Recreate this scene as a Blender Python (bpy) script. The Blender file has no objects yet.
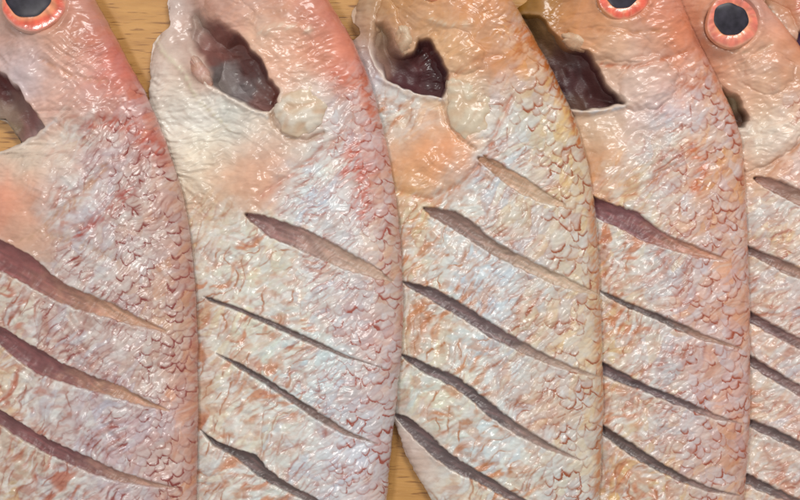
import bpy, math
import numpy as np

# ------------------------------------------------------------------ camera, world, lights
K = 0.0004                      # metres per reference unit (the row of fish is about 32 cm across)
ZREF = 30.0                     # plane (units above the board) that the outlines were measured on
HC = 1500.0                     # camera height above that plane
sc = bpy.context.scene
COL = sc.collection

cam = bpy.data.cameras.new('camera')
cam_o = bpy.data.objects.new('camera', cam)
COL.objects.link(cam_o)
cam_o.location = (0, 0, (HC + ZREF) * K)
cam.sensor_width = 36
cam.lens = 36 * HC / 800.0
cam.clip_start = 0.01
cam.clip_end = 50
sc.camera = cam_o

world = bpy.data.worlds.new('World')
sc.world = world
world.use_nodes = True
bg = world.node_tree.nodes['Background']
bg.inputs['Color'].default_value = (0.98, 0.985, 0.97, 1)
bg.inputs['Strength'].default_value = 0.44

def area(name, loc, size, power, color, target=(0, 0, 0)):
    l = bpy.data.lights.new(name, 'AREA')
    l.shape = 'RECTANGLE'
    l.size, l.size_y = size
    l.energy = power
    l.color = color
    o = bpy.data.objects.new(name, l)
    COL.objects.link(o)
    o.location = loc
    d = [t - a for t, a in zip(target, loc)]
    from mathutils import Vector
    o.rotation_euler = Vector(d).to_track_quat('-Z', 'Y').to_euler()
    return o

area('window_light', (0.16, 0.62, 0.85), (0.42, 0.24), 5.5, (1.0, 0.985, 0.955))
area('ceiling_light', (-0.30, 0.05, 1.10), (0.14, 0.14), 2.8, (1.0, 0.97, 0.93))

sc.view_settings.view_transform = 'Standard'
sc.view_settings.look = 'None'
sc.view_settings.exposure = 0.0
sc.view_settings.gamma = 1.0

# ------------------------------------------------------------------ numpy helpers
rs = np.random.RandomState(7)
PERM = rs.permutation(256)
PERM = np.concatenate([PERM, PERM, PERM])
ANG = rs.rand(256) * 2 * np.pi
GX, GY = np.cos(ANG), np.sin(ANG)

def perlin(x, y, seed=0):
    x = x + seed * 37.13; y = y + seed * 91.7
    xi = np.floor(x).astype(np.int64); yi = np.floor(y).astype(np.int64)
    xf = x - xi; yf = y - yi
    u = xf * xf * xf * (xf * (xf * 6 - 15) + 10); v = yf * yf * yf * (yf * (yf * 6 - 15) + 10)
    xi &= 255; yi &= 255
    def g(ix, iy, dx, dy):
        h = PERM[PERM[ix & 255] + (iy & 255)]
        return GX[h] * dx + GY[h] * dy
    a = g(xi, yi, xf, yf); b = g(xi + 1, yi, xf - 1, yf)
    c = g(xi, yi + 1, xf, yf - 1); d = g(xi + 1, yi + 1, xf - 1, yf - 1)
    return (a + u * (b - a)) * (1 - v) + (c + u * (d - c)) * v * 1.0

def fbm(x, y, o=3, seed=0, gain=0.5):
    s = 0; a = 1; f = 1
    for i in range(o):
        s = s + a * perlin(x * f, y * f, seed + i * 5)
        a *= gain; f *= 2.03
    return s * 1.4

def h01(i, j, k=0):
    return PERM[PERM[(i + k * 17) & 255] + ((j + k * 31) & 255)] / 255.0

def sstep(a, b, x):
    t = np.clip((x - a) / (b - a), 0, 1)
    return t * t * (3 - 2 * t)

def lin(c):
    c = np.asarray(c, float) / 255.0
    return np.where(c <= 0.04045, c / 12.92, ((c + 0.055) / 1.055) ** 2.4)

def curve(pts, y):
    pts = np.array(pts, float)
    return np.interp(y, pts[:, 0], pts[:, 1])

def smooth1(a, n):
    k = np.hanning(n + 2)[1:-1]; k /= k.sum()
    return np.convolve(np.pad(a, n // 2, mode='edge'), k, mode='same')[n // 2: n // 2 + len(a)] if n > 1 else a

def poly_dist(px, py, pts):
    """distance to a polyline whose points are (x, y, halfwidth); returns d, w, s (0..1 along), side"""
    pts = np.array(pts, float)
    seg = np.hypot(*(pts[1:, :2] - pts[:-1, :2]).T); L = seg.sum(); acc = 0
    best = np.full(px.shape, 1e9); w = np.zeros(px.shape); s = np.zeros(px.shape); sd = np.zeros(px.shape); dd = np.zeros(px.shape)
    for i in range(len(pts) - 1):
        ax, ay, aw = pts[i]; bx, by, bw = pts[i + 1]
        vx, vy = bx - ax, by - ay; l2 = vx * vx + vy * vy
        t = np.clip(((px - ax) * vx + (py - ay) * vy) / l2, 0, 1)
        ex = px - ax - t * vx; ey = py - ay - t * vy
        d = np.hypot(ex, ey); wi = aw + t * (bw - aw)
        m = d < best
        best = np.where(m, d, best); w = np.where(m, wi, w); s = np.where(m, (acc + t * seg[i]) / L, s)
        sd = np.where(m, np.sign(vx * ey - vy * ex), sd)
        acc += seg[i]
    return best, w, s, sd           # side > 0: below the line in the picture (y down)

def sdf_poly(px, py, pts):
    p = np.array(pts, float); n = len(p)
    best = np.full(px.shape, 1e9); ins = np.zeros(px.shape, bool)
    for i in range(n):
        ax, ay = p[i]; bx, by = p[(i + 1) % n]
        vx, vy = bx - ax, by - ay
        t = np.clip(((px - ax) * vx + (py - ay) * vy) / (vx * vx + vy * vy + 1e-9), 0, 1)
        best = np.minimum(best, np.hypot(px - ax - t * vx, py - ay - t * vy))
        if ay != by:
            c = ((ay > py) != (by > py)) & (px < (bx - ax) * (py - ay) / (by - ay) + ax)
            ins ^= c
    return np.where(ins, -best, best)

def scales(x, y, ang, size, seed):
    """overlapping scale pockets: height 0..1 rising to the free rim, rim mask, random per scale"""
    ca, sa = math.cos(ang), math.sin(ang)
    wx = x + 5.5 * fbm(x / 26, y / 26, 2, seed); wy = y + 5.5 * fbm(x / 26, y / 26, 2, seed + 3)
    wx = wx + 1.6 * perlin(x / 6, y / 6, seed + 8); wy = wy + 1.6 * perlin(x / 6, y / 6, seed + 9)
    a = (wx * ca + wy * sa) / size; b = (-wx * sa + wy * ca) / (size * 1.0)
    ri = np.floor(a).astype(np.int64)
    H = np.zeros(x.shape); RIM = np.zeros(x.shape); RND = np.full(x.shape, .5); done = np.zeros(x.shape, bool)
    for k in (2, 1, 0, -1, -2):                    # head-most scale rows last wins
        pass
    for k in (-2, -1, 0, 1):
        r = ri + k
        off = 0.5 * (r & 1)
        bj = np.floor(b - off).astype(np.int64)
        bd = np.full(x.shape, 9.0); br = np.zeros(x.shape); bl = np.zeros(x.shape)
        for j in (-1, 0, 1):
            c = bj + j
            cx = r + 0.5 + (h01(r, c, seed) - .5) * .45
            cy = c + 0.5 + off + (h01(r, c, seed + 1) - .5) * .45
            rad = 0.80 + 0.35 * h01(r, c, seed + 2)
            da = a - cx; db = b - cy
            e = np.hypot(da * 0.72, db * 1.15) / (rad * .78)
            m = e < bd
            bd = np.where(m, e, bd); br = np.where(m, h01(r, c, seed + 4), br); bl = np.where(m, da, bl)
        m = (~done) & (bd < 1)
        H = np.where(m, bd ** 2, H)
        RIM = np.where(m, np.exp(-((1 - bd) / .19) ** 2) * sstep(-.15, .35, bl) * sstep(.12, .5, br), RIM)
        RND = np.where(m, br, RND)
        done |= m
    return H, RIM, RND

def cells(x, y, ang, la, lb, seed, warp=8):
    """stretched cell pattern: distance to the seam between cells (0 at the seam) and a random number per cell"""
    wx = x + warp * fbm(x / 42, y / 42, 2, seed + 11) + .12 * lb * perlin(x / 5, y / 5, seed + 2)
    wy = y + warp * fbm(x / 42, y / 42, 2, seed + 12) + .12 * lb * perlin(x / 5, y / 5, seed + 3)
    ca, sa = math.cos(ang), math.sin(ang)
    a = (wx * ca + wy * sa) / la; b = (-wx * sa + wy * ca) / lb
    ai = np.floor(a).astype(np.int64); bi = np.floor(b).astype(np.int64)
    f1 = np.full(x.shape, 9.0); f2 = np.full(x.shape, 9.0); rn = np.zeros(x.shape); z = np.zeros(x.shape); p1 = (z, z); p2 = (z, z)
    for i in (-1, 0, 1):
        for j in (-1, 0, 1):
            ci = ai + i; cj = bi + j
            da = a - ci - .1 - .8 * h01(ci, cj, seed); db = b - cj - .1 - .8 * h01(ci, cj, seed + 1)
            d = np.hypot(da, db)
            m = d < f1; m2 = (~m) & (d < f2)
            p2 = tuple(np.where(m, o, np.where(m2, q, t)) for o, q, t in zip(p1, (da, db), p2))
            p1 = tuple(np.where(m, q, o) for q, o in zip((da, db), p1))
            f2 = np.where(m, f1, np.minimum(f2, d)); rn = np.where(m, h01(ci, cj, seed + 5), rn); f1 = np.where(m, d, f1)
    ua, ub = np.abs(p1[0] - p2[0]), np.abs(p1[1] - p2[1])
    return f2 - f1, rn, (.12 + .88 * (ub / (ua + ub + 1e-6)) ** 1.1)

def aniso(x, y, ang, la, lb, seed, warp=8, o=2):
    """ridged streak noise stretched along ang"""
    wx = x + warp * fbm(x / 45, y / 45, 2, seed + 11); wy = y + warp * fbm(x / 45, y / 45, 2, seed + 12)
    ca, sa = np.cos(ang), np.sin(ang)
    return fbm((wx * ca + wy * sa) / la, (-wx * sa + wy * ca) / lb, o, seed)

# ------------------------------------------------------------------ materials
def nt(name):
    m = bpy.data.materials.new(name); m.use_nodes = True
    return m, m.node_tree.nodes, m.node_tree.links, m.node_tree.nodes['Principled BSDF']

def skin_material(name, rough, coat, coat_rough, sss, fine=0.35, spec=0.5):
    m, N, L, p = nt(name)
    at = N.new('ShaderNodeAttribute'); at.attribute_name = 'pigment'
    tc = N.new('ShaderNodeTexCoord')
    mp = N.new('ShaderNodeMapping'); mp.inputs['Rotation'].default_value = (0, 0, math.radians(-42))
    mp.inputs['Scale'].default_value = (1.0, 2.1, 1.0)
    L.new(tc.outputs['Object'], mp.inputs['Vector'])
    n1 = N.new('ShaderNodeTexNoise'); n1.inputs['Scale'].default_value = 1 / (K * 5.0)
    n1.inputs['Detail'].default_value = 3; n1.inputs['Roughness'].default_value = .55
    L.new(mp.outputs[0], n1.inputs['Vector'])
    # small pigment mottling of the skin itself
    mx = N.new('ShaderNodeMixRGB'); mx.blend_type = 'MULTIPLY'; mx.inputs['Fac'].default_value = 0.18
    cr = N.new('ShaderNodeValToRGB')
    cr.color_ramp.elements[0].position = .30; cr.color_ramp.elements[0].color = (.62, .50, .47, 1)
    cr.color_ramp.elements[1].position = .62; cr.color_ramp.elements[1].color = (1, 1, 1, 1)
    L.new(n1.outputs['Fac'], cr.inputs['Fac'])
    L.new(at.outputs['Color'], mx.inputs['Color1']); L.new(cr.outputs['Color'], mx.inputs['Color2'])
    L.new(mx.outputs[0], p.inputs['Base Color'])
    bm = N.new('ShaderNodeBump'); bm.inputs['Strength'].default_value = fine
    bm.inputs['Distance'].default_value = K * 2.2
    L.new(n1.outputs['Fac'], bm.inputs['Height'])
    L.new(bm.outputs[0], p.inputs['Normal']); L.new(bm.outputs[0], p.inputs['Coat Normal'])
    n2 = N.new('ShaderNodeTexNoise'); n2.inputs['Scale'].default_value = 1 / (K * 22); n2.inputs['Detail'].default_value = 2
    L.new(tc.outputs['Object'], n2.inputs['Vector'])
    mr = N.new('ShaderNodeMapRange'); mr.inputs['From Min'].default_value = .35; mr.inputs['From Max'].default_value = .65
    mr.inputs['To Min'].default_value = rough - .08; mr.inputs['To Max'].default_value = rough + .10
    L.new(n2.outputs['Fac'], mr.inputs['Value']); L.new(mr.outputs[0], p.inputs['Roughness'])
    p.inputs['Specular IOR Level'].default_value = spec
    p.inputs['Coat Weight'].default_value = coat
    p.inputs['Coat Roughness'].default_value = coat_rough
    p.inputs['Subsurface Weight'].default_value = sss
    p.inputs['Subsurface Radius'].default_value = (1.0, .45, .35)
    p.inputs['Subsurface Scale'].default_value = K * 1.5
    return m

M_SKIN = skin_material('wet_fish_skin', .34, .55, .19, .0, .05, spec=.34)
M_FLESH = skin_material('cut_fish_flesh', .45, .25, .25, .12, .08)
M_CAV = skin_material('gill_cavity_tissue', .5, .22, .25, .0, .25, spec=.3)
M_IRIS = skin_material('iris', .35, .7, .12, .0, .07)

m, N, L, p = nt('pupil')
p.inputs['Base Color'].default_value = (*lin((40, 40, 48)), 1); p.inputs['Roughness'].default_value = .42
p.inputs['Coat Weight'].default_value = .0; p.inputs['Roughness'].default_value = .3; p.inputs['Specular IOR Level'].default_value = .2
nn = N.new('ShaderNodeTexNoise'); nn.inputs['Scale'].default_value = 1 / (K * 9)
cr = N.new('ShaderNodeValToRGB'); cr.color_ramp.elements[0].color = (*lin((40, 37, 44)), 1); cr.color_ramp.elements[1].color = (*lin((62, 58, 68)), 1)
cr.color_ramp.elements[0].position = .3; cr.color_ramp.elements[1].position = .7
tc = N.new('ShaderNodeTexCoord'); L.new(tc.outputs['Object'], nn.inputs['Vector'])
L.new(nn.outputs['Fac'], cr.inputs['Fac']); L.new(cr.outputs['Color'], p.inputs['Base Color'])
M_PUPIL = m

def wood_material():
    m, N, L, p = nt('oiled_wood')
    tc = N.new('ShaderNodeTexCoord')
    mp = N.new('ShaderNodeMapping'); mp.inputs['Rotation'].default_value = (0, 0, math.radians(6)); mp.inputs['Scale'].default_value = (1, 4, 1)
    L.new(tc.outputs['Object'], mp.inputs['Vector'])
    n1 = N.new('ShaderNodeTexNoise'); n1.inputs['Scale'].default_value = 1 / (K * 60); n1.inputs['Detail'].default_value = 5; n1.inputs['Roughness'].default_value = .6
    L.new(mp.outputs[0], n1.inputs['Vector'])
    cr = N.new('ShaderNodeValToRGB')
    e = cr.color_ramp.elements
    e[0].position = .28; e[0].color = (*lin((180, 128, 66)), 1)
    e[1].position = .60; e[1].color = (*lin((204, 152, 84)), 1)
    L.new(n1.outputs['Fac'], cr.inputs['Fac'])
    # thin dark pores running with the grain
    mp2 = N.new('ShaderNodeMapping'); mp2.inputs['Rotation'].default_value = (0, 0, math.radians(6)); mp2.inputs['Scale'].default_value = (1, 11, 1)
    L.new(tc.outputs['Object'], mp2.inputs['Vector'])
    n2 = N.new('ShaderNodeTexNoise'); n2.inputs['Scale'].default_value = 1 / (K * 30); n2.inputs['Detail'].default_value = 2
    n2.inputs['Distortion'].default_value = .4
    L.new(mp2.outputs[0], n2.inputs['Vector'])
    c2 = N.new('ShaderNodeValToRGB'); c2.color_ramp.elements[0].position = .58; c2.color_ramp.elements[0].color = (1, 1, 1, 1)
    c2.color_ramp.elements[1].position = .66; c2.color_ramp.elements[1].color = (.42, .32, .22, 1)
    L.new(n2.outputs['Fac'], c2.inputs['Fac'])
    mx = N.new('ShaderNodeMixRGB'); mx.blend_type = 'MULTIPLY'; mx.inputs['Fac'].default_value = .9
    L.new(cr.outputs['Color'], mx.inputs['Color1']); L.new(c2.outputs['Color'], mx.inputs['Color2'])
    L.new(mx.outputs[0], p.inputs['Base Color'])
    bm = N.new('ShaderNodeBump'); bm.inputs['Strength'].default_value = .4; bm.inputs['Distance'].default_value = K * 1.0; bm.invert = True
    L.new(n2.outputs['Fac'], bm.inputs['Height']); L.new(bm.outputs[0], p.inputs['Normal'])
    p.inputs['Roughness'].default_value = .45
    return m
M_WOOD = wood_material()

# ------------------------------------------------------------------ mesh helpers
def to_world(x, y, z):
    return np.stack([(x - 400) * K, (250 - y) * K, z * K], -1)

def build(name, verts, faces, mat, parent=None, colors=None, smooth=True):
    me = bpy.data.meshes.new(name)
    nv, nf = len(verts), len(faces)
    me.vertices.add(nv); me.vertices.foreach_set('co', np.asarray(verts, np.float32).ravel())
    me.loops.add(nf * 4); me.loops.foreach_set('vertex_index', np.asarray(faces, np.int32).ravel())
    me.polygons.add(nf); me.polygons.foreach_set('loop_start', np.arange(0, nf * 4, 4, dtype=np.int32))
    me.update(calc_edges=True); me.validate()
    me.polygons.foreach_set('use_smooth', np.full(len(me.polygons), smooth))
    if colors is not None:
        at = me.color_attributes.new('pigment', 'FLOAT_COLOR', 'POINT')
        c = np.ones((nv, 4), np.float32); c[:, :3] = np.clip(colors, 0.004, .92); at.data.foreach_set('color', c.ravel())
    me.materials.append(mat)
    o = bpy.data.objects.new(name, me); COL.objects.link(o)
    if parent is not None:
        o.parent = parent
    return o

def grid_faces(nr, nc, ring=False, flip=False):
    i = np.arange(nr - 1)[:, None]; j = np.arange(nc if ring else nc - 1)[None, :]
    j2 = (j + 1) % nc
    a = i * nc + j; b = i * nc + j2; c = (i + 1) * nc + j2; d = (i + 1) * nc + j
    f = np.stack(np.broadcast_arrays(a, d, c, b), -1).reshape(-1, 4)
    return f[:, ::-1] if flip else f

# ------------------------------------------------------------------ wooden surface
def board():
    w, h, t = 1.1, .9, .03
    xs = np.array([-w/2, -w/2 + .004, w/2 - .004, w/2]); ys = np.array([-h/2, -h/2 + .004, h/2 - .004, h/2])
    import bmesh
    bm = bmesh.new(); bmesh.ops.create_cube(bm, size=1)
    for v in bm.verts:
        v.co.x *= w; v.co.y *= h; v.co.z = v.co.z * t - t / 2
    bmesh.ops.bevel(bm, geom=bm.edges[:], offset=.004, segments=3, affect='EDGES')
    me = bpy.data.meshes.new('wooden_tabletop'); bm.to_mesh(me); bm.free()
    me.materials.append(M_WOOD)
    o = bpy.data.objects.new('wooden_tabletop', me); COL.objects.link(o); o['kind'] = 'structure'
board()

# ------------------------------------------------------------------ the fish
# type of skin at a control point: scales, streaks, veins, ridges, fine wrinkles
TYPES = {'H': (0, .12, 0, .25, 1.0), 'F': (0, .05, .05, 1, .5), 'P': (0, 0, .05, .12, .5), 'S': (1, .35, 0, 0, .6),
         'M': (.30, 1, .1, 0, .7), 'B': (.05, .30, 1, .15, .6), 'C': (0, 0, 0, .1, .8)}

class Fish:
    lobes = []
    def __init__(s, **k):
        s.__dict__.update(k)
        P = s.pts
        s.P = np.array([q[:5] for q in P], float)
        adj = np.array([{'H': (3, -8, -6), 'P': (2, -7, -6), 'S': (4, 4, -6), 'M': (12, 14, 6), 'B': (15, 16, 9), 'F': (14, 10, 8), 'C': (0, 0, 0)}[q[5]] for q in P])
        s.PC = lin(s.P[:, 2:5] + adj); s.PT = np.array([TYPES[q[5]] for q in P])
    def outline(s, y):
        return s._L(y), s._R(y)
    def _Ls(s, y):
        if not hasattr(s, 'tab'):
            s.ty = np.arange(-160., 910., 1.0); s.tab = smooth1(s._L(s.ty), 71)
        return np.interp(y, s.ty, s.tab)
    def _L(s, y): return curve(s.left, y)
    def _R(s, y): return curve(s.right, y)
    def fields(s, x, y):
        sig = s.__dict__.get('sig', 24.0)
        W = np.zeros(x.shape); C = np.zeros(x.shape + (3,)); T = np.zeros(x.shape + (5,))
        wx = x + 7 * fbm(x / 22, y / 22, 2, s.seed + 60); wy = y + 7 * fbm(x / 22, y / 22, 2, s.seed + 61)
        for (px, py), c, t in zip(s.P[:, :2], s.PC, s.PT):
            d2 = ((wx - px) ** 2 + (wy - py) ** 2) / (sig * sig)
            w = np.exp(-d2) + 1e-4 / (1 + d2)
            W += w; C += w[..., None] * c; T += w[..., None] * t
        C = C / W[..., None]; lum = (C * np.array([.3, .55, .15])).sum(-1, keepdims=True)
        C = np.clip(lum + (C - lum) * s.__dict__.get('sat', 1.32), .01, .9)
        return C, T / W[..., None]
    def base(s, x, y):
        """smooth body height without relief"""
        Lf, Rt = s._Ls(y), s._R(y)
        w = np.maximum(Rt - Lf, 1)
        dl = np.clip(x - Lf, 0, None); dr = np.clip(Rt - x, 0, None)
        t = np.clip((x - Lf) / w, 0, 1)
        th = curve(s.thick, y)
        rl = np.minimum(46., w * .4); rr = np.minimum(30., w * .35)
        fl = np.sqrt(np.clip(1 - (1 - np.clip(dl / rl, 0, 1)) ** 2, 0, 1))
        fr = np.clip(1 - (1 - np.clip(dr / rr, 0, 1)) ** 2.3, 0, 1) ** (1 / 2.1)
        zm = (9 + 15 * t) * th + 0.5
        top = zm + (10 + 16 * sstep(0, .65, t)) * th * fl * fr
        bot = np.maximum(zm - (9 + 16 * (1 - t)) * th * np.minimum(fl, 1) * np.sqrt(np.clip(1 - (1 - np.clip(dr / (w * .8), 0, 1)) ** 2, 0, 1)), .25)
        for q in s.bumps:
            kx, ky, rx, ry, an, amp = q[:6]
            an = math.radians(an)
            u = ((x - kx) * math.cos(an) + (y - ky) * math.sin(an)) / rx
            v = (-(x - kx) * math.sin(an) + (y - ky) * math.cos(an)) / ry
            r = np.sqrt(u * u + v * v)
            if len(q) > 6:      # plateau with a defined edge
                r = np.clip(r + .16 * fbm(x / 12, y / 12, 2, s.seed + 70), 0, None)
                top = top + amp * np.clip(1 - r ** 2.6, 0, 1) ** .8 - abs(amp) * .16 * np.exp(-((r - 1.02) / .07) ** 2)
            else:
                top = top + amp * np.exp(-r * r)
        return top, zm, bot
    def detail(s, x, y):
        sd = s.seed
        C, T = s.fields(x, y)
        sc_, st, ve, ri, fi = [T[..., i] for i in range(5)]
        low = fbm(x / 40, y / 40, 3, sd + 20)
        # the back of the fish carries the scales
        rt = s._R(y); hl = s.__dict__.get('scale_top', 90)
        back = sstep(78, 34, rt - x + 14 * low) * sstep(hl - 12, hl + 14, y + 10 * low)
        sc_ = np.maximum(sc_, back); st = st * (1 - .55 * back); fi = fi * (1 - back); ve = ve * (1 - back)
        mid = fbm(x / 14, y / 14, 3, sd + 26)
        h = 1.5 * fbm(x / 34, y / 34, 3, sd + 21)
        patch = sstep(-.2, .2, fbm(x / 24, y / 24, 3, sd + 24))
        patch2 = sstep(-.16, .26, fbm(x / 17, y / 17, 2, sd + 28))
        big = sstep(-.18, .3, fbm(x / 48, y / 48, 2, sd + 29))
        # scale pockets along the back
        H1, RIM, RND = scales(x, y, math.radians(s.scale_ang), s.scale_size, sd)
        h += sc_ * .24 * (H1 - .5)
        ang = math.radians(s.streak_ang)
        # long cells of the flank: pillows with pigmented seams
        e1, c1, o1 = cells(x, y, ang, 27, 8.5, sd + 30, 10)
        e2, c2, o2 = cells(x, y, ang + .15, 17, 5.0, sd + 33, 7)
        e3, c3, o3 = cells(x, y, ang - .2, 44, 15, sd + 40, 16)
        h += st * (.50 * sstep(0, .6, e1) + .26 * sstep(0, .6, e2)) + sc_ * .28 * sstep(0, .6, e2)
        h += ve * (.45 * sstep(0, .5, e3) + .22 * sstep(0, .6, e1))
        # folds
        n1 = aniso(x, y, ang, 30, 7, sd + 36, 10)
        h += (st * .55 + ve * .40 + sc_ * .35) * n1
        n5 = aniso(x, y, math.radians(-16), 12, 5.0, sd + 50, 10)
        n6 = aniso(x, y, math.radians(25), 30, 9, sd + 51, 12)
        h += ri * (1.5 * n5 + .8 * n6) + fi * (.35 + .7 * big) * n6
        crumple = 1.6 * aniso(x, y, ang + .3, 15, 4.6, sd + 53, 6)
        h += fi * .50 * crumple * (.05 + 1.1 * big) + .05 * fbm(x / 3.4, y / 3.4, 2, sd + 54)
        # pigment
        col = C * (1 + .14 * low + .10 * mid)[..., None]
        def mixc(col, m, c): m = np.clip(m, 0, 1)[..., None]; return col * (1 - m) + c * m
        pearl, pg, pg2 = lin(s.pearl), lin(s.pigment), lin(s.pigment2)
        blue = lin(s.__dict__.get('blue', (182, 194, 214))); cream = lin((226, 218, 204))
        inner = st * .8 + ve * .45 + sc_ * .35
        col = mixc(col, inner * sstep(.45, .9, c1) * .55, blue)
        col = mixc(col, inner * sstep(.55, .95, 1 - c1) * .6, pearl)
        col = mixc(col, ve * sstep(.5, .9, c3) * .45 + ve * .3 * sstep(.1, .5, n6), cream)
        col = mixc(col, (ve * .55 + st * .2) * sstep(.0, .5, fbm(x / 19, y / 13, 3, sd + 44)) * .75, pg2)
        n7 = aniso(x, y, ang + .1, 30, 9, sd + 46, 14, 3)
        n8 = aniso(x, y, ang - .1, 24, 8, sd + 47, 14, 3)
        white = lin((232, 232, 228))
        col = mixc(col, (ve * .7 + st * .45 + sc_ * .2) * sstep(-.05, .45, n8) * .75, white)
        col = mixc(col, (ve * .95 + st * .45) * sstep(-.05, .6, n7 + .3 * n8) * .80 * (.3 + .7 * big), pg2 * np.array([1.06, 1.0, .88]))
        wob = .6 + .8 * np.clip(mid + .5, 0, 1)
        l1 = np.exp(-(e1 / (.20 * wob)) ** 2) * o1; l2 = np.exp(-(e2 / (.24 * wob)) ** 2) * o2; l3 = np.exp(-(e3 / (.10 * wob)) ** 2) * o3
        sat = s.__dict__.get('lines', 1.0)
        col = mixc(col, sat * (st * 1.1 + sc_ * .25 + ve * .40) * l1 * (.05 + .95 * patch * (.55 + .45 * big)), pg * .85)
        col = mixc(col, sat * (st * .8 + sc_ * .6 + ve * .12) * l2 * (.03 + .97 * patch2 * (.45 + .55 * big)), pg * .5 + pg2 * .3)
        col = mixc(col, sat * ve * 1.25 * l3 * (.1 + .9 * patch), pg2 * .8)
        col = mixc(col, sc_ * sstep(.3, .8, H1 * .4 + RND * .8) * (1 - RIM) * .30, pearl)
        col = mixc(col, sc_ * RIM * (.45 + .75 * patch2) * 1.25 * sat, pg * .78)
        col = mixc(col, sc_ * sstep(.5, .95, RND) * .28 * patch, pg)
        return h, col
    def cavcol(F, X, Y):
        W = 0; C = 0
        wx = X + 6 * fbm(X / 14, Y / 14, 2, F.seed); wy = Y + 6 * fbm(X / 14, Y / 14, 2, F.seed + 1)
        for q in F.cav_cols:
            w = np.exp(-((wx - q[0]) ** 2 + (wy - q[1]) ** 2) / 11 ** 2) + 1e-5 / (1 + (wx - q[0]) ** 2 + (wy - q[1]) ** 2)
            W = W + w; C = C + w[..., None] * lin(q[2:5]) * .72  # tissue colours darkened to put the shade of the recess in
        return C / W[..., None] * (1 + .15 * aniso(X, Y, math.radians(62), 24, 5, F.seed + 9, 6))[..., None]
    def slash_d(s, x, y, sl, si):
        d, w, t, sd = poly_dist(x, y, sl['p'])
        jag = .9 * fbm(x / 8, y / 8, 2, s.seed + 80 + si) + .5 * fbm(x / 3, y / 3, 1, s.seed + 90 + si)
        fade = np.clip(w / 4, .25, 1)
        return d + jag * fade - w, w, t, sd

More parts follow.
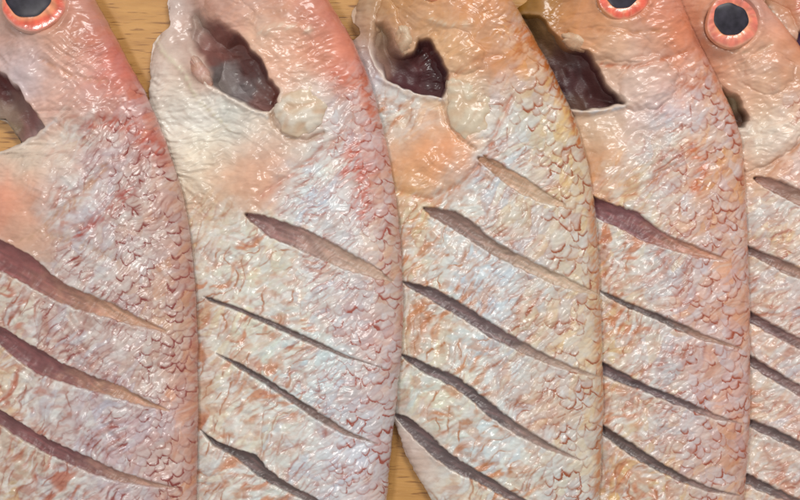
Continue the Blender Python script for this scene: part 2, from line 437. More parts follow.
def make_fish(F, label):
    root = bpy.data.objects.new('raw_fish', None); COL.objects.link(root)
    root['label'] = label; root['category'] = 'fish'; root['group'] = 'raw fish laid side by side'
    cx = float(F._R(250)); root.location = ((cx - 100 - 400) * K, 0, 0)
    root.empty_display_size = .02
    ox = np.array([root.location.x, 0, 0])

    y = np.concatenate([np.arange(-150, -12, 3.0), np.arange(-12, 512, .75), np.arange(512, 900, 4.0)])
    Lf, Rt = F.outline(y)
    mid = (y > -12) & (y < 512)
    jl = 1.1 * fbm(y / 12, y * 0 + .3, 3, F.seed + 1) + .5 * fbm(y / 3.5, y * 0 + .3, 1, F.seed + 3)
    jr = .7 * fbm(y / 14, y * 0 + 2.3, 3, F.seed + 2) + .35 * fbm(y / 4, y * 0 + 1.3, 1, F.seed + 4)
    xl = smooth1(Lf, 15) + jl; xr = smooth1(Rt, 61) + jr
    n = int(max(230, (Rt - Lf)[mid].max() / .78)); nb = 12
    t = np.linspace(0, 1, n); e = .015
    t = np.where(t < .5, .5 * (2 * t) ** 1.06, 1 - .5 * (2 * (1 - t)) ** 1.10)
    X = xl[:, None] + (xr - xl)[:, None] * t[None, :]; Y = np.broadcast_to(y[:, None], X.shape).copy()
    # evaluate the smooth profile in outline coordinates
    Xs = Lf[:, None] + (Rt - Lf)[:, None] * t[None, :]
    top, zm, bot = F.base(Xs, Y)
    h, col = F.detail(X, Y)
    edge = np.minimum(t, 1 - t)[None, :] * (xr - xl)[:, None]
    top = top + h * (.25 + .75 * sstep(0, 9, edge))
    # folds / creases traced from the fish
    for cr in F.creases:
        d, w, tt, sd = poly_dist(X, Y, cr['p'])
        w = np.maximum(w, .4)
        m = np.exp(-(d / w) ** 2)
        top += cr.get('dz', 0) * m + cr.get('step', 0) * np.tanh(sd * d / w) * np.exp(-(d / (w * 3.5)) ** 2)
        if 'c' in cr:
            a = np.clip(m * cr.get('a', .7) * (.15 + 1.1 * sstep(-.35, .4, aniso(X, Y, math.radians(F.streak_ang), 13, 3.6, F.seed + 99, 6))), 0, 1)[..., None]
            col = col * (1 - a) + lin(cr['c']) * a
    # scored cuts
    for i, sl in enumerate(F.slashes):
        d, w, tt, sd = F.slash_d(X, Y, sl, i)
        depth = sl['d'] * np.clip(w / 3.0, .15, 1.0) * (1 - .55 * tt)
        lip = np.exp(-((d - 2.2) / 2.6) ** 2) * (d > -1)
        fade = sstep(0, .05, tt) * (1 - sstep(.85, 1, tt))
        top += lip * .6 * (.2 + .9 * sstep(-.3, .3, fbm(X / 16, Y / 16, 2, F.seed + 67))) * np.clip(w / 3, .3, 1) * fade
        top -= depth * (1 - sstep(-2.0, .9, d))
        a = (np.exp(-(np.clip(d, 0, None) / 3.2) ** 2) * (.05 + .42 * sstep(-.2, .4, fbm(X / 13, Y / 13, 2, F.seed + 66))) * fade * np.where(sd > 0, 1, .55))[..., None]
        col = col * (1 - a) + lin((214, 208, 200)) * a  # pale skin lip, painted stronger on the lower side as if catching light
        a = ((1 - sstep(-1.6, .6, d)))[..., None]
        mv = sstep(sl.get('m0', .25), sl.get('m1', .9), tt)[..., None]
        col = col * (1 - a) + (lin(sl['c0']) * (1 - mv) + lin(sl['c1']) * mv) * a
    # gill opening
    if F.opening:
        sdist = sdf_poly(X, Y, F.opening) + 2.4 * fbm(X / 15, Y / 15, 2, F.seed + 77)
        cxy = np.array(F.opening, float).mean(0); ddx, ddy = F.soft
        sft = sstep(-4, 14, (X - cxy[0]) * ddx + (Y - cxy[1]) * ddy)
        low_ = sstep(-.1, .6, ((Y - cxy[1]) - .45 * (X - cxy[0])) / 25)
        top = top - 30 * (1 - sstep(-5 - F.softw * sft, 0.5, sdist)) + (.6 + 1.2 * low_) * np.exp(-((sdist - 2.5) / 2.5) ** 2)
        a = (1 - sstep(-2.5 - 6 * sft, 1.0, sdist))[..., None]
        col = col * (1 - a) + F.cavcol(X, Y) * a
        a = ((.08 + .6 * low_) * np.exp(-((sdist - 1.5) / 2.2) ** 2))[..., None]
        col = col * (1 - a) + lin((222, 205, 190)) * a
    # eye socket
    if F.eye:
        ex, ey, er = F.eye[:3]
        r = np.hypot(X - ex, Y - ey)
        top = top - 7 * (1 - sstep(er - 5, er - 1, r)) + 1.3 * np.exp(-((r - er - 2) / 3) ** 2)
    top = np.maximum(top, .8)
    top[:, 0] = zm[:, 0]; top[:, -1] = zm[:, -1]
    top = np.maximum(top, np.minimum(bot + .6, top + 99)) 
    # underside columns
    tb = np.linspace(1, 0, nb + 2)[1:-1]
    XB = xl[:, None] + (xr - xl)[:, None] * tb[None, :]
    XBs = Lf[:, None] + (Rt - Lf)[:, None] * tb[None, :]
    YB = np.broadcast_to(y[:, None], XB.shape)
    _, _, zb = F.base(XBs, YB)
    # keep the underside below the skin on top of it
    XX = np.concatenate([X, XB], 1); YY = np.concatenate([Y, YB], 1); ZZ = np.concatenate([top, zb], 1)
    CC = np.concatenate([col, np.broadcast_to(lin((215, 190, 175)), XB.shape + (3,))], 1)
    nr, nc = XX.shape
    V = to_world(XX, YY, ZZ).reshape(-1, 3) - ox
    F_ = grid_faces(nr, nc, ring=True)
    # close both ends
    C2 = CC.reshape(-1, 3)
    build('body', V, F_, M_SKIN, root, C2)

    # cut flesh lying in each score
    for i, sl in enumerate(F.slashes):
        P = np.array(sl['p'], float)
        seg = np.concatenate([[0], np.cumsum(np.hypot(*(P[1:, :2] - P[:-1, :2]).T))])
        m_ = int(seg[-1] / .9) + 2
        ss = np.linspace(0, seg[-1], m_)
        px = smooth1(np.interp(ss, seg, P[:, 0]), 9); py = smooth1(np.interp(ss, seg, P[:, 1]), 9); w = np.interp(ss, seg, P[:, 2])
        tx = np.gradient(px); ty = np.gradient(py); l = np.hypot(tx, ty); nx, ny = -ty / l, tx / l
        nc_ = 17
        c = np.linspace(-1, 1, nc_)
        ww = w + 2.2
        XX = px[:, None] + nx[:, None] * ww[:, None] * c; YY = py[:, None] + ny[:, None] * ww[:, None] * c
        b, _, _ = F.base(XX, YY); hh, _ = F.detail(XX, YY)
        tt = (ss / seg[-1])[:, None]
        depth = sl['d'] * np.clip(w / 3.0, .15, 1)[:, None] * (1 - .55 * tt)
        Z = b + hh * .85 - .25 - .14 * depth - depth * .55 * (1 - (c[None, :]) ** 2) - (1 - np.clip(w, 0, 1))[:, None] * 1.5
        Z += (.45 * fbm(XX / 14, YY / 4, 2, F.seed + i) + .2 * perlin(XX / 3, YY / 3, F.seed + i + 4)) * (1 - .8 * tt)
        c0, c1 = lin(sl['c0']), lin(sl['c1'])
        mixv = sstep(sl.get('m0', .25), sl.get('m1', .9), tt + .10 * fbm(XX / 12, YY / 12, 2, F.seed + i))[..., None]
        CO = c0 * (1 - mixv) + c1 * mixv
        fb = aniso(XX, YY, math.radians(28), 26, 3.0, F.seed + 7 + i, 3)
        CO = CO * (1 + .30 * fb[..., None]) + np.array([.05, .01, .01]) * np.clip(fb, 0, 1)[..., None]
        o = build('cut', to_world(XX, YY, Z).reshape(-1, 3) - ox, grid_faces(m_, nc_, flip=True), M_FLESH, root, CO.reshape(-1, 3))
        if 'label' in sl: o['label'] = sl['label']

    # cavity behind the gill opening
    if F.opening:
        op = np.array(F.opening, float)
        x0, y0 = op.min(0) - 6; x1, y1 = op.max(0) + 6
        gx = np.arange(x0, x1, 1.0); gy = np.arange(y0, y1, 1.0)
        GXX, GYY = np.meshgrid(gx, gy)
        sd = sdf_poly(GXX, GYY, F.opening)
        Z = 17 * (1 - sstep(-15, 4, sd) * -0.0) - 8 * (1 - sstep(-16, 2, sd))
        Z = Z + 3.6 * fbm(GXX / 22, GYY / 22, 2, F.seed + 5) + 1.3 * aniso(GXX, GYY, math.radians(62), 36, 11, F.seed + 6, 8, 1)
        for q in F.cav_bumps:
            kx, ky, rx, ry, an, amp = q; an = math.radians(an)
            u = ((GXX - kx) * math.cos(an) + (GYY - ky) * math.sin(an)) / rx; v = (-(GXX - kx) * math.sin(an) + (GYY - ky) * math.cos(an)) / ry
            Z += amp * np.exp(-(u * u + v * v) ** 1.5)
        Z = np.maximum(Z, 2)
        bt, _, _ = F.base(GXX, GYY)
        Z = np.minimum(Z, bt - 3.5)
        C = F.cavcol(GXX, GYY)
        # keep only the faces under the opening
        ff = grid_faces(len(gy), len(gx))
        keep = ((sd < 5) & (GXX > F._L(GYY) + .5)).ravel()[ff].all(1)
        ff = ff[keep]; used = np.unique(ff); re = np.zeros(sd.size, int); re[used] = np.arange(len(used))
        build('gill_cavity', (to_world(GXX, GYY, Z).reshape(-1, 3) - ox)[used], re[ff], M_CAV, root, C.reshape(-1, 3)[used])

    # lobes of flesh and the base of the cut-off breast fin
    for j, (name, kx, ky, rx, ry, an, hz, c1, c2) in enumerate(F.lobes):
        an = math.radians(an); na, nr_ = 110, 46
        a = np.linspace(0, 2 * np.pi, na, endpoint=False)[None, :]; r = np.linspace(0.0, 1.0, nr_)[:, None] ** .8
        wob = 1 + .16 * fbm(np.cos(a) * 1.6 + j * 3.1, np.sin(a) * 1.6, 3, F.seed + 31 + j)
        lx = rx * r * wob * np.cos(a); ly = ry * r * wob * np.sin(a)
        XX = kx + lx * math.cos(an) - ly * math.sin(an); YY = ky + lx * math.sin(an) + ly * math.cos(an)
        b0, _, _ = F.base(np.array([float(kx)]), np.array([float(ky)]))
        zb = .5 * b0[0] + .5 * F.base(XX, YY)[0]
        Z = zb - 3.5 + (hz + 3.5) * np.sqrt(np.clip(1 - r ** 2.4, 0, 1))
        inn = sstep(1.0, .8, r) if False else 1 - sstep(.8, 1.0, r)
        wr = aniso(XX, YY, math.radians(-35), 22, 8, F.seed + 33 + j, 8, 1); lump = fbm(XX / 20, YY / 20, 2, F.seed + 34 + j)
        Z = Z + (.9 * wr + 2.2 * lump + .25 * fbm(XX / 6, YY / 6, 2, F.seed)) * inn - 5 * sstep(.93, 1, r)
        m1 = sstep(-.3, .4, lump + .5 * wr)[..., None]; m2 = sstep(.1, .5, -wr)[..., None] * .35
        CO = lin(c1) * (1 - m1) + lin(c2) * m1; CO = CO * (1 - m2) + lin((196, 150, 118)) * m2
        build(name, to_world(XX, YY, Z).reshape(-1, 3) - ox, grid_faces(nr_, na, ring=True), M_SKIN if name == 'fin_base' else M_FLESH, root, CO.reshape(-1, 3))

    # eye: iris ring with the pupil as its part
    if F.eye:
        ex, ey, er, pr, pdx, pdy = F.eye
        b, _, _ = F.base(np.array([float(ex)]), np.array([float(ey)])); z0 = float(b[0]) - 1.5
        na, nr_ = 128, 34
        a = np.linspace(0, 2 * np.pi, na, endpoint=False)[None, :]; r = np.linspace(.25, 1.0, nr_)[:, None]
        R = r * er * (1 + .03 * np.sin(3 * a + 1) + .02 * np.sin(5 * a))
        XX = ex + pdx * (1 - r) + R * np.cos(a); YY = ey + pdy * (1 - r) + R * np.sin(a) * 1.0
        u = (r - pr / er) / (1 - pr / er)
        hump = np.clip(1 - (2 * np.clip(u, 0, 1) - .9) ** 2, 0, 1)
        Z = z0 + 3.0 + .9 * hump * np.ones_like(a) - 3.5 * sstep(.86, 1, u) + .22 * fbm(np.cos(a) * 3 + r * 2, np.sin(a) * 3 + r, 3, F.seed)
        pa = F.__dict__.get('iris_pale', 0.12); inner, midc, outer = lin((238, 150, 108)), lin((222, 78, 46)) * (1 - pa) + lin((236, 160, 138)) * pa, lin((206, 92, 74)) * (1 - pa) + lin((226, 150, 132)) * pa
        k1 = sstep(0, .4, u + .25 * fbm(np.cos(a) * 2, np.sin(a) * 2, 2, F.seed + 1))[..., None]; k2 = sstep(.5, 1, u + 0 * a)[..., None]
        CO = (inner * (1 - k1) + midc * k1) * (1 - k2) + outer * k2
        CO = CO * (1 + .35 * fbm(np.cos(a) * 3.2 + r, np.sin(a) * 3.2 - r, 3, F.seed + 8))[..., None]
        sk, _ = F.fields(XX, YY); k3 = .95 * sstep(.62, 1.0, u + .12 * fbm(np.cos(a) * 2, np.sin(a) * 2, 2, F.seed + 6))[..., None]
        CO = CO * (1 - k3) + sk * k3
        sp = .8 * sstep(.15, .8, fbm(a * 0 + np.cos(a) * 3.4 + r * 1.2, np.sin(a) * 3.4 - r * 2, 3, F.seed + 2))[..., None]
        CO = CO * (1 - .3 * sp) + lin((244, 196, 150)) * (.3 * sp)
        iris = build('eye', to_world(XX, YY, Z).reshape(-1, 3) - ox, grid_faces(nr_, na, ring=True), M_IRIS, root, CO.reshape(-1, 3))
        # pupil
        r = np.linspace(.0, 1.0, 14)[:, None]
        R = r * (pr + 1.2) * (1 + .045 * np.sin(2 * a + .6) + .035 * np.sin(3 * a + 2) + .02 * np.sin(7 * a))
        XX = ex + pdx * .75 + R * np.cos(a); YY = ey + pdy * .75 + R * np.sin(a) * .97
        Z = z0 + 3.9 + 1.5 * np.sqrt(np.clip(1 - (r * .98) ** 2, 0, 1)) - 0.2 + 0 * a
        build('pupil', to_world(XX, YY, Z).reshape(-1, 3) - ox, grid_faces(14, na, ring=True), M_PUPIL, iris)
    return root

THICK = [(-150, .05), (-140, .35), (-110, .7), (-60, 1.0), (0, 1.1), (120, 1.05), (420, 1.0), (560, .85), (700, .5), (790, .28), (830, .08), (900, .04)]
def tail(x, w0):
    """outline rows below the frame: narrowing tail stalk, then the fin"""
    return ([(640, x - w0 * .62), (740, x - 26), (800, x - 20), (820, x - 24), (880, x - 62), (900, x - 60)],
            [(640, x + w0 * .62), (740, x + 26), (800, x + 20), (820, x + 24), (880, x + 62), (900, x + 60)])

SW, SD = (136, 82, 80), (190, 148, 122)          # wide cuts: purple flesh fading to tan
TN = (104, 86, 84)                               # narrow cuts: greyish flesh, with the shade inside the slit painted in
def S(p, d, c0, c1, **k): return dict(p=p, d=d, c0=c0, c1=c1, **k)

def W(p): return p

fishes = []
tl, tr = tail(85, 100)
fishes.append(Fish(seed=11, sat=1.14, scale_top=112, blue=(188, 188, 202), scale_ang=68, scale_size=10, streak_ang=-48, pearl=(208, 202, 200), pigment=(150, 64, 56), pigment2=(178, 102, 78),
    left=[(-150, 20), (-120, -12), (-70, -42), (0, -52), (112, -50), (118, 0), (130, 9), (143, 18), (147, 10), (152, -4), (158, -50), (250, -46), (420, -38), (520, -15)] + tl,
    right=[(-150, 30), (-120, 46), (-60, 72), (0, 95), (30, 112), (60, 127), (80, 139), (100, 149), (125, 160), (160, 172), (190, 182), (230, 190), (290, 196), (350, 198), (420, 198), (500, 196), (540, 192)] + tr,
    thick=THICK,
    bumps=[(38, 20, 55, 50, 0, 6), (25, 72, 16, 12, 20, 2), (20, 200, 45, 24, -20, 4), (85, 75, 30, 20, 30, 3), (50, 130, 50, 14, -20, 3.5), (80, 105, 40, 16, 20, 2)],
    creases=[dict(p=[(-10, 152, 3), (20, 143, 3), (50, 128, 3), (62, 120, 3)], step=1.2, c=(214, 208, 206), a=.6),
             dict(p=[(45, 62, 3), (75, 78, 3), (110, 84, 3)], dz=-1.2, c=(196, 140, 110), a=.5),
             dict(p=[(48, 225, 5), (80, 200, 5), (108, 168, 4)], dz=-2.2, c=(196, 150, 120), a=.6),
             dict(p=[(15, 242, 5), (40, 232, 5), (70, 240, 5), (120, 262, 4)], dz=-1.5, c=(190, 150, 120), a=.45),
             dict(p=[(78, 238, 4), (100, 222, 7), (128, 195, 9), (140, 185, 5)], dz=-.8, c=(168, 74, 62), a=.7),
             dict(p=[(88, 130, 4), (106, 122, 7), (130, 126, 9), (160, 150, 12)], dz=-.5, c=(184, 88, 68), a=.75),
             dict(p=[(198, 100, 4), (193, 250, 5), (197, 400, 5), (196, 510, 5)], c=(186, 112, 94), a=.55)],
    slashes=[S([(-45, 238, 5), (-10, 250, 13), (0, 256, 14.5), (25, 268, 14), (45, 282, 11.5), (62, 292, 9.5), (85, 301, 9), (110, 309, 7.5), (135, 319, 5), (168, 330, 1.2)], 10, SW, SD),
             S([(-40, 322, 6), (0, 336, 8), (20, 350, 10), (42, 363, 11.5), (60, 371, 9), (90, 381, 7.5), (120, 390, 6.5), (145, 400, 4), (172, 409, 1)], 9, (128, 80, 80), SD, m0=.4),
             S([(-40, 400, 5), (0, 419, 7), (25, 434, 7), (45, 445, 7), (65, 453, 7), (95, 465, 7), (125, 476, 5), (150, 481, 3), (180, 486, 1)], 8, (124, 80, 80), (178, 140, 122), m0=.5)],
    opening=[(-30, 50), (0, 68), (10, 76), (20, 88), (30, 102), (40, 118), (47, 127), (36, 135), (20, 142), (2, 150), (-30, 158)],
    soft=(-.9, -.4), softw=5, cav_wall=(150, 105, 90), cav_bumps=[(20, 118, 14, 9, 50, 3)],
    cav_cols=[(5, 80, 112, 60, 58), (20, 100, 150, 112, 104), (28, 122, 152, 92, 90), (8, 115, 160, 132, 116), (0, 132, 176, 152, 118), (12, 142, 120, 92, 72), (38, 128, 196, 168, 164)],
    eye=(40, 4, 33, 21, -8, -5),
    pts=[(8, 45, 190, 165, 150, 'H'), (-20, 30, 190, 160, 145, 'H'), (60, 55, 200, 168, 146, 'H'), (24, 70, 216, 210, 210, 'H'), (92, 18, 190, 148, 132, 'H'), (85, 38, 198, 142, 112, 'H'), (112, 48, 196, 126, 112, 'H'),
         (130, 88, 198, 122, 108, 'P'), (75, 78, 208, 182, 168, 'H'), (100, 100, 200, 152, 138, 'H'), (58, 108, 212, 184, 168, 'H'), (80, 138, 208, 178, 162, 'B'), (115, 128, 196, 160, 156, 'M'), (155, 132, 194, 112, 100, 'S'), (140, 110, 196, 118, 102, 'S'), (135, 150, 196, 150, 146, 'S'),
         (20, 165, 210, 196, 180, 'F'), (60, 168, 204, 188, 176, 'F'), (5, 195, 218, 158, 132, 'P'), (-20, 200, 210, 160, 140, 'P'), (30, 200, 214, 168, 142, 'P'), (32, 228, 200, 172, 152, 'P'), (70, 205, 190, 180, 192, 'B'), (100, 165, 196, 182, 196, 'M'), (130, 195, 194, 170, 168, 'S'), (170, 205, 192, 148, 136, 'S'),
         (90, 255, 194, 180, 182, 'M'), (140, 255, 192, 168, 168, 'S'), (182, 280, 190, 142, 126, 'S'), (15, 305, 196, 180, 170, 'B'), (60, 325, 194, 174, 172, 'M'), (115, 335, 190, 166, 166, 'M'), (160, 320, 192, 160, 150, 'S'),
         (5, 385, 200, 168, 142, 'B'), (48, 395, 190, 180, 184, 'B'), (100, 412, 186, 172, 184, 'M'), (150, 365, 190, 160, 154, 'M'), (188, 380, 194, 140, 122, 'S'), (140, 425, 190, 166, 176, 'M'),
         (15, 470, 194, 164, 136, 'B'), (60, 485, 192, 184, 188, 'B'), (120, 500, 188, 164, 172, 'M'), (165, 450, 192, 152, 150, 'S'), (190, 460, 196, 144, 124, 'S'), (-30, 300, 200, 180, 165, 'B'), (-30, 450, 200, 180, 165, 'B')]))

tl, tr = tail(310, 90)
fishes.append(Fish(seed=23, lobes=[('flesh_lobe', 201, 72, 8, 19, -32, 4, (192, 150, 136), (200, 166, 150)), ('fin_base', 302, 112, 28, 25, -25, 6, (212, 188, 162), (220, 208, 192))], sat=1.15, scale_top=100, scale_ang=70, scale_size=9.5, streak_ang=-42, pearl=(212, 222, 230), pigment=(176, 88, 72), pigment2=(198, 136, 102),
    left=[(-150, 240), (-120, 215), (-60, 180), (0, 164), (25, 168), (29, 161), (34, 154), (42, 149.5), (60, 147), (90, 146), (110, 144), (125, 142), (160, 148), (200, 158), (250, 168), (300, 174), (400, 176), (500, 178), (540, 186)] + tl,
    right=[(-150, 250), (-120, 268), (-60, 300), (0, 328), (12, 336), (35, 350), (60, 362), (85, 372), (115, 380), (150, 388), (180, 394), (230, 400), (300, 404), (350, 402), (400, 397), (440, 392), (500, 387), (540, 382)] + tr,
    thick=THICK,
    bumps=[(282, 30, 50, 60, -25, 9), (188, 22, 16, 40, -8, -9), (206, 22, 12, 14, 0, -5), (302, 112, 34, 30, -25, 2), (197, 70, 11, 20, -32, 7), (176, 60, 16, 28, -10, 3), (215, 130, 60, 40, 10, -4), (243, 180, 34, 20, -10, 3), (325, 95, 12, 14, 0, 2, 1), (180, 30, 14, 40, -10, -3), (228, 12, 26, 16, 20, 3, 1)],
    creases=[dict(p=[(277, 94, 2.2), (271, 108, 2.5), (274, 126, 2.5), (288, 138, 2.5), (308, 142, 2.5), (324, 134, 2.2)], dz=-3, c=(170, 140, 116), a=.6),
             dict(p=[(225, 96, 2.2), (245, 108, 2.2), (268, 118, 2.2)], dz=1.6, c=(228, 226, 222), a=.7),
             dict(p=[(272, 116, 2), (280, 112, 2), (286, 116, 2)], dz=-1.6, c=(178, 140, 110), a=.8),
             dict(p=[(262, 35, 4), (282, 30, 4), (310, 34, 4)], dz=2, c=(226, 208, 186), a=.5),
             dict(p=[(262, 196, 4), (300, 170, 4), (340, 140, 4), (352, 122, 4)], dz=-2, c=(200, 140, 120), a=.6),
             dict(p=[(335, 75, 8), (350, 85, 9), (365, 85, 9), (375, 120, 9)], c=(202, 104, 74), a=.6),
             dict(p=[(345, 175, 9), (355, 150, 11), (364, 190, 11), (362, 215, 8)], c=(196, 92, 70), a=.6),
             dict(p=[(396, 160, 3), (402, 250, 3.5), (404, 350, 3.5), (396, 440, 3)], c=(192, 112, 100), a=.6),
             dict(p=[(150, 33, 3), (160, 50, 3), (182, 70, 3), (196, 98, 3), (230, 130, 2)], dz=1.0, c=(216, 206, 180), a=.6),
             dict(p=[(200, 25, 5), (205, 55, 5), (210, 80, 4)], c=(170, 140, 130), a=.5)],
    slashes=[S([(247, 215, 2), (256, 219, 5.5), (275, 229, 9.5), (300, 238, 10.5), (325, 250, 10), (350, 262, 8.5), (372, 271, 6), (392, 281, 1.5)], 9, (140, 104, 100), (190, 160, 140), m0=.1),
             S([(203, 297, .8), (210, 300, 2.4), (235, 308, 2), (262, 319, 2.6), (290, 331, 3), (320, 344, 2.8), (345, 355, 1.8), (388, 368, .6)], 6, TN, (130, 108, 100)),
             S([(216, 354, .8), (240, 366, 2.8), (265, 380, 3), (290, 396, 3.5), (318, 414, 4), (345, 430, 2.8), (378, 442, .8)], 7, TN, (140, 114, 104)),
             S([(199, 431, .8), (214, 444, 2.8), (235, 453, 4), (252, 461, 8), (262, 471, 6), (285, 485, 4), (312, 498, 4), (335, 508, 3), (360, 518, 1)], 8, (98, 82, 80), (110, 92, 88))],
    opening=[(184, 30), (185, 12), (198, 5), (210, 16), (232, 26), (246, 40), (262, 62), (272, 80), (283, 94), (279, 106), (270, 113), (250, 108), (228, 96), (209, 86), (207, 74), (200, 58), (190, 48)],
    soft=(-.9, -.4), softw=20, cav_wall=(176, 126, 112), cav_bumps=[(245, 65, 14, 8, 55, 5), (205, 50, 8, 20, 0, 4), (262, 92, 7, 14, -25, 4)],
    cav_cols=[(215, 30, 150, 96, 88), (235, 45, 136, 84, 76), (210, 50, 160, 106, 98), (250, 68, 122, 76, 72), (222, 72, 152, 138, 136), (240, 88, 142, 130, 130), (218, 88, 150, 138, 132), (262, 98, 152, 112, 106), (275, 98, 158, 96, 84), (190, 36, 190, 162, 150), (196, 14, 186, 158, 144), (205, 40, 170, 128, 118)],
    eye=None,
    pts=[(172, 10, 204, 198, 190, 'P'), (190, 30, 160, 134, 122, 'P'), (208, 8, 178, 148, 132, 'P'), (180, 50, 205, 190, 178, 'P'), (160, 45, 212, 204, 190, 'P'), (195, 70, 208, 176, 160, 'P'), (178, 80, 216, 210, 190, 'P'), (155, 75, 214, 210, 204, 'F'),  # throat tissue; the grey-brown points also paint in the shade by the opening
         (220, 8, 206, 172, 152, 'H'), (250, 8, 210, 180, 160, 'H'), (290, 5, 206, 158, 132, 'H'), (320, 20, 196, 128, 110, 'P'), (300, 40, 210, 172, 146, 'H'), (272, 35, 220, 194, 168, 'H'), (330, 45, 202, 140, 122, 'P'), (285, 65, 210, 176, 150, 'H'), (320, 65, 206, 152, 124, 'P'), (350, 75, 202, 126, 104, 'P'), (365, 90, 202, 116, 94, 'S'), (285, 85, 212, 176, 152, 'H'),
         (285, 118, 214, 196, 170, 'H'), (310, 100, 220, 220, 210, 'F'), (300, 130, 210, 190, 168, 'H'), (325, 118, 218, 216, 212, 'H'), (325, 150, 214, 212, 208, 'M'), (350, 112, 196, 170, 168, 'S'), (365, 130, 194, 150, 148, 'S'), (382, 150, 196, 130, 120, 'S'),
         (170, 110, 216, 216, 208, 'F'), (200, 115, 214, 214, 208, 'F'), (235, 125, 210, 214, 208, 'F'), (180, 150, 212, 206, 192, 'F'), (220, 150, 212, 204, 186, 'F'), (255, 130, 214, 210, 200, 'F'), (190, 190, 212, 200, 182, 'F'), (245, 165, 214, 178, 152, 'P'), (265, 180, 214, 176, 150, 'P'), (235, 185, 212, 180, 154, 'P'), (262, 155, 212, 184, 164, 'P'),
         (215, 225, 204, 180, 150, 'B'), (200, 250, 204, 180, 156, 'B'), (225, 265, 204, 210, 208, 'B'), (310, 190, 204, 212, 222, 'M'), (340, 210, 202, 198, 208, 'M'), (370, 200, 200, 166, 160, 'S'), (385, 240, 198, 162, 150, 'S'), (350, 240, 202, 196, 198, 'M'), (395, 200, 196, 140, 126, 'S'),
         (250, 245, 212, 206, 190, 'B'), (275, 260, 214, 208, 196, 'B'), (240, 285, 206, 196, 176, 'B'), (290, 300, 210, 204, 196, 'B'), (325, 290, 206, 202, 206, 'M'), (360, 305, 198, 178, 184, 'S'), (390, 300, 198, 160, 146, 'S'), (375, 340, 198, 170, 172, 'S'),
         (215, 320, 210, 194, 174, 'B'), (250, 335, 208, 206, 196, 'B'), (290, 360, 202, 214, 214, 'B'), (330, 370, 196, 208, 216, 'M'), (360, 390, 196, 186, 196, 'S'), (385, 385, 198, 160, 152, 'S'), (345, 405, 196, 190, 200, 'S'),
         (215, 400, 208, 196, 182, 'B'), (250, 415, 212, 208, 196, 'B'), (290, 430, 206, 208, 206, 'B'), (310, 450, 204, 200, 204, 'M'), (350, 455, 204, 204, 222, 'M'), (375, 470, 194, 164, 160, 'S'), (340, 490, 204, 198, 206, 'M'), (215, 480, 210, 204, 196, 'B'), (260, 495, 204, 208, 206, 'B')]))

